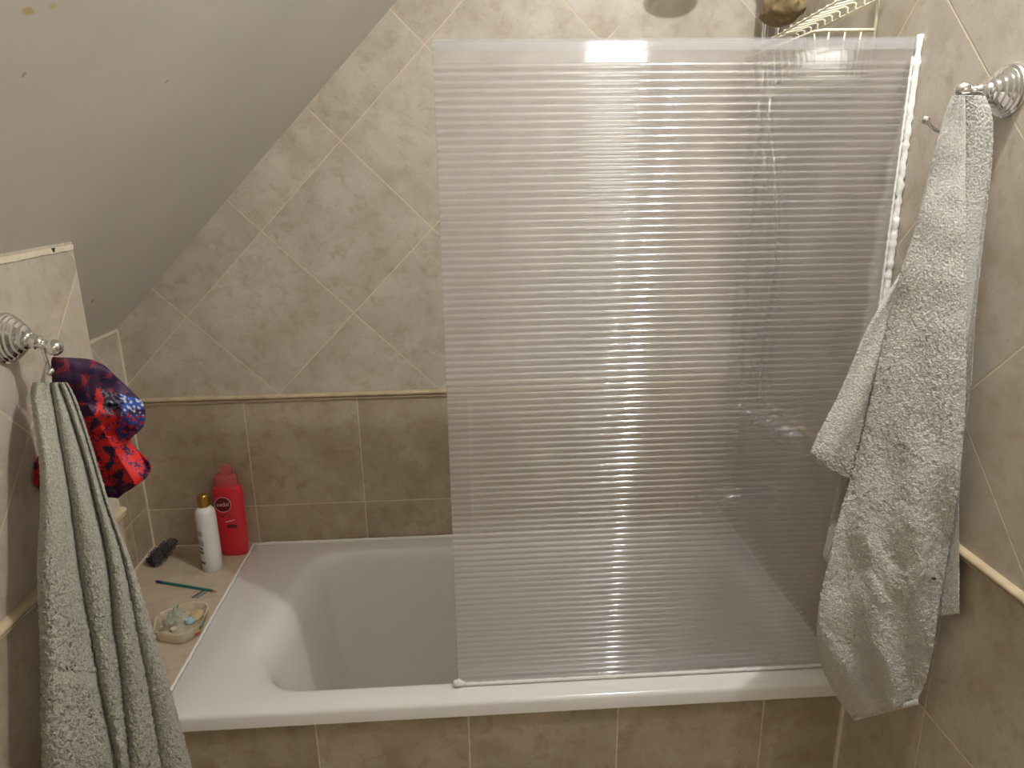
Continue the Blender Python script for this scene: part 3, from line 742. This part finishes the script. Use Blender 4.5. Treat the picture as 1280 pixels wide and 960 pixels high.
tube(bm, hp, lambda i, f: .0062+.0011*(i % 2), 10); obj('hose', bm, plain('chrome hose', (.6,.6,.6,1), .25, 1), sh)
# valves and bath spout on the end wall
def valve(y, z, label):
    r = empty('tap_valve', (L, y, z), label, 'tap', 'chrome valves on the end wall behind the panel')
    bm = NB(); lathe(bm, [(.03,-.002),(.03,.004),(.024,.009),(.017,.02),(.014,.034),(.012,.05)], (L,y,z), (-1,0,0), 30); obj('rosette', bm, M_chrome, r, True, 50)
    bm = NB()
    for k in range(2):
        th = k*PI/2+.4; dv = Vector((0, math.cos(th), math.sin(th)))*.026
        tube(bm, [Vector((L-.056,y,z))-dv, Vector((L-.056,y,z)), Vector((L-.056,y,z))+dv], lambda i, f: (.0075,.006,.0075)[i], 12)
    lathe(bm, [(.012,0),(.013,.004),(.011,.016),(.0,.02)], (L-.046,y,z), (-1,0,0), 24)
    obj('cross_handle', bm, M_chrome, r, True, 50)
    return r
valve(.585,.385,'chrome cross tap valve nearest the back corner behind the panel')
valve(.455,.405,'chrome cross tap valve in the middle of three behind the panel')
valve(.325,.418,'chrome cross tap valve nearest the towel behind the panel')
sp = empty('bath_spout', (L,.42,.215), 'chrome bath spout below the three valves behind the panel', 'spout')
bm = NB(); lathe(bm, [(.028,-.002),(.028,.004),(.02,.009),(.016,.014)], (L,.42,.222), (-1,0,0), 28); obj('rosette', bm, M_chrome, sp, True, 50)
bm = NB(); tube(bm, smooth_path([(L-.005,.42,.222),(L-.05,.42,.224),(L-.11,.42,.220),(L-.135,.42,.206),(L-.138,.42,.185)], 8), lambda i, f: .0155-.002*f, 20); obj('spout_body', bm, M_chrome, sp)

# wire caddy on the end wall
wc = empty('wire_caddy', (L,.38,1.2), 'cream wire shower caddy on the end wall above the panel', 'shower caddy')
def P3(u, v, x):
    d = cr*((u-640)/FPX) - cu*((v-480)/FPX) + cf; return CAM+d*((x-CAM.x)/d.x)
xw = L-.006
bm = NB()
for y in (.190, .560):
    tube(bm, [(xw,y,1.178),(xw,y,1.62)], .0032, 10)
tube(bm, [(xw,.190,1.62),(xw,.375,1.66),(xw,.560,1.62)], .0032, 10)
obj('back_frame', bm, M_wire, wc)
bm = NB()                                           # lower basket
z1, z0, xf_ = 1.255, 1.178, L-.112
tube(bm, [(xw,.190,z1),(xf_+.012,.190,z1),(xf_,.205,z1),(xf_,.545,z1),(xf_+.012,.560,z1),(xw,.560,z1)], .003, 10)
tube(bm, [(xw,.200,z0),(xf_+.02,.200,z0),(xf_+.012,.21,z0),(xf_+.012,.54,z0),(xf_+.02,.55,z0),(xw,.55,z0)], .0025, 8)
for k in range(10):
    y = .205+k*.037; tube(bm, [(xf_,y,z1),(xf_+.012,y,z0),(xw,y,z0)], .0016, 6)
for k in range(3):
    x = xw-.025-k*.03; tube(bm, [(x,.19,z1),(x,.200,z0),(x,.55,z0)], .0016, 6)
obj('lower_basket', bm, M_wire, wc)
bm = NB()                                           # upper slatted shelf, tilted down at its free edge
xl_ = L-.088
def rz(y): return 1.287+(.40-y)*.054
tube(bm, [(xw,.155,1.318),(xl_+.012,.158,rz(.16)),(xl_,.17,rz(.17)),(xl_,.545,rz(.545)),(xl_+.01,.555,rz(.55)),(xw,.555,1.300)], .0022, 10)
tube(bm, [(xw-.004,.155,1.306),(xw-.004,.555,1.288)], .0022, 8)
for k in range(13):
    y = .185+k*.0305
    tube(bm, [(xl_-.001,y,rz(y)+.002),(xl_+.03,y+.003,rz(y)+.008),(xw-.014,y+.008,rz(y)+.018),(xw-.008,y+.009,rz(y)+.016),(xw-.008,y+.010,rz(y)+.009),(xw-.004,y+.012,rz(y)+.007)], .0023, 8)
obj('upper_shelf', bm, M_wire, wc)
bm = NB(); random.seed(2)
bmesh.ops.create_icosphere(bm, subdivisions=4, radius=1)
for v in bm.verts:
    n_ = noise.noise(v.co*2.2)*.18+noise.noise(v.co*6)*.09
    v.co = Vector((1.335,.475,1.345))+Vector((v.co.x*.038, v.co.y*.075, v.co.z*.034))*(1+n_)
tag(obj('sponge', bm, plain('tan sponge', hexc(128,110,78), .9, var=.35, scale=60, bump=.8)), 'tan bath sponge on the upper shelf of the wire caddy', 'sponge')
jr = empty('white_jar', (L-.06,.28,1.21), 'white plastic jar lying in the lower basket behind the panel', 'jar')
bm = NB(); lathe(bm, [(.024,0),(.028,.002),(.029,.01),(.029,.062),(.026,.067)], (L-.014,.288,1.2105), (-1,0,-.005), 32); obj('body', bm, M_seal, jr, True, 50)
bm = NB(); lathe(bm, [(.022,.0675),(.0225,.082),(.020,.085),(0,.085)], (L-.014,.288,1.2105), (-1,0,-.005), 32); obj('lid', bm, M_white, jr, True, 50)

# ------------------------------------------------------------------ light: two bulbs of the ceiling lamp over the right side, plus an added rear fill
def point_light(loc, power, r):
    l = bpy.data.lights.new('bulb_or_fill', 'POINT'); l.energy = power; l.shadow_soft_size = r; l.color = (.98, .988, 1.0)
    o = bpy.data.objects.new('bulb_or_fill', l); COL.objects.link(o); o.location = loc
point_light((1.25,-.48,1.945), 40, .017); point_light((1.165,-.48,1.955), 4, .012); point_light((1.24,-1.72,1.45), 2.6, .12)  # last one is an added soft fill at the rear, no lamp stands there
w = bpy.data.worlds.new('world'); S.world = w; w.use_nodes = True; w.node_tree.nodes['Background'].inputs[1].default_value = 0
S.view_settings.view_transform = 'Standard'; S.view_settings.look = 'None'; S.view_settings.gamma = 1; S.view_settings.use_curve_mapping = False
S.view_settings.exposure = 0.14
S.cycles.max_bounces = 14; S.cycles.transparent_max_bounces = 40; S.cycles.transmission_bounces = 10; S.cycles.diffuse_bounces = 6
S.cycles.sample_clamp_indirect = 4
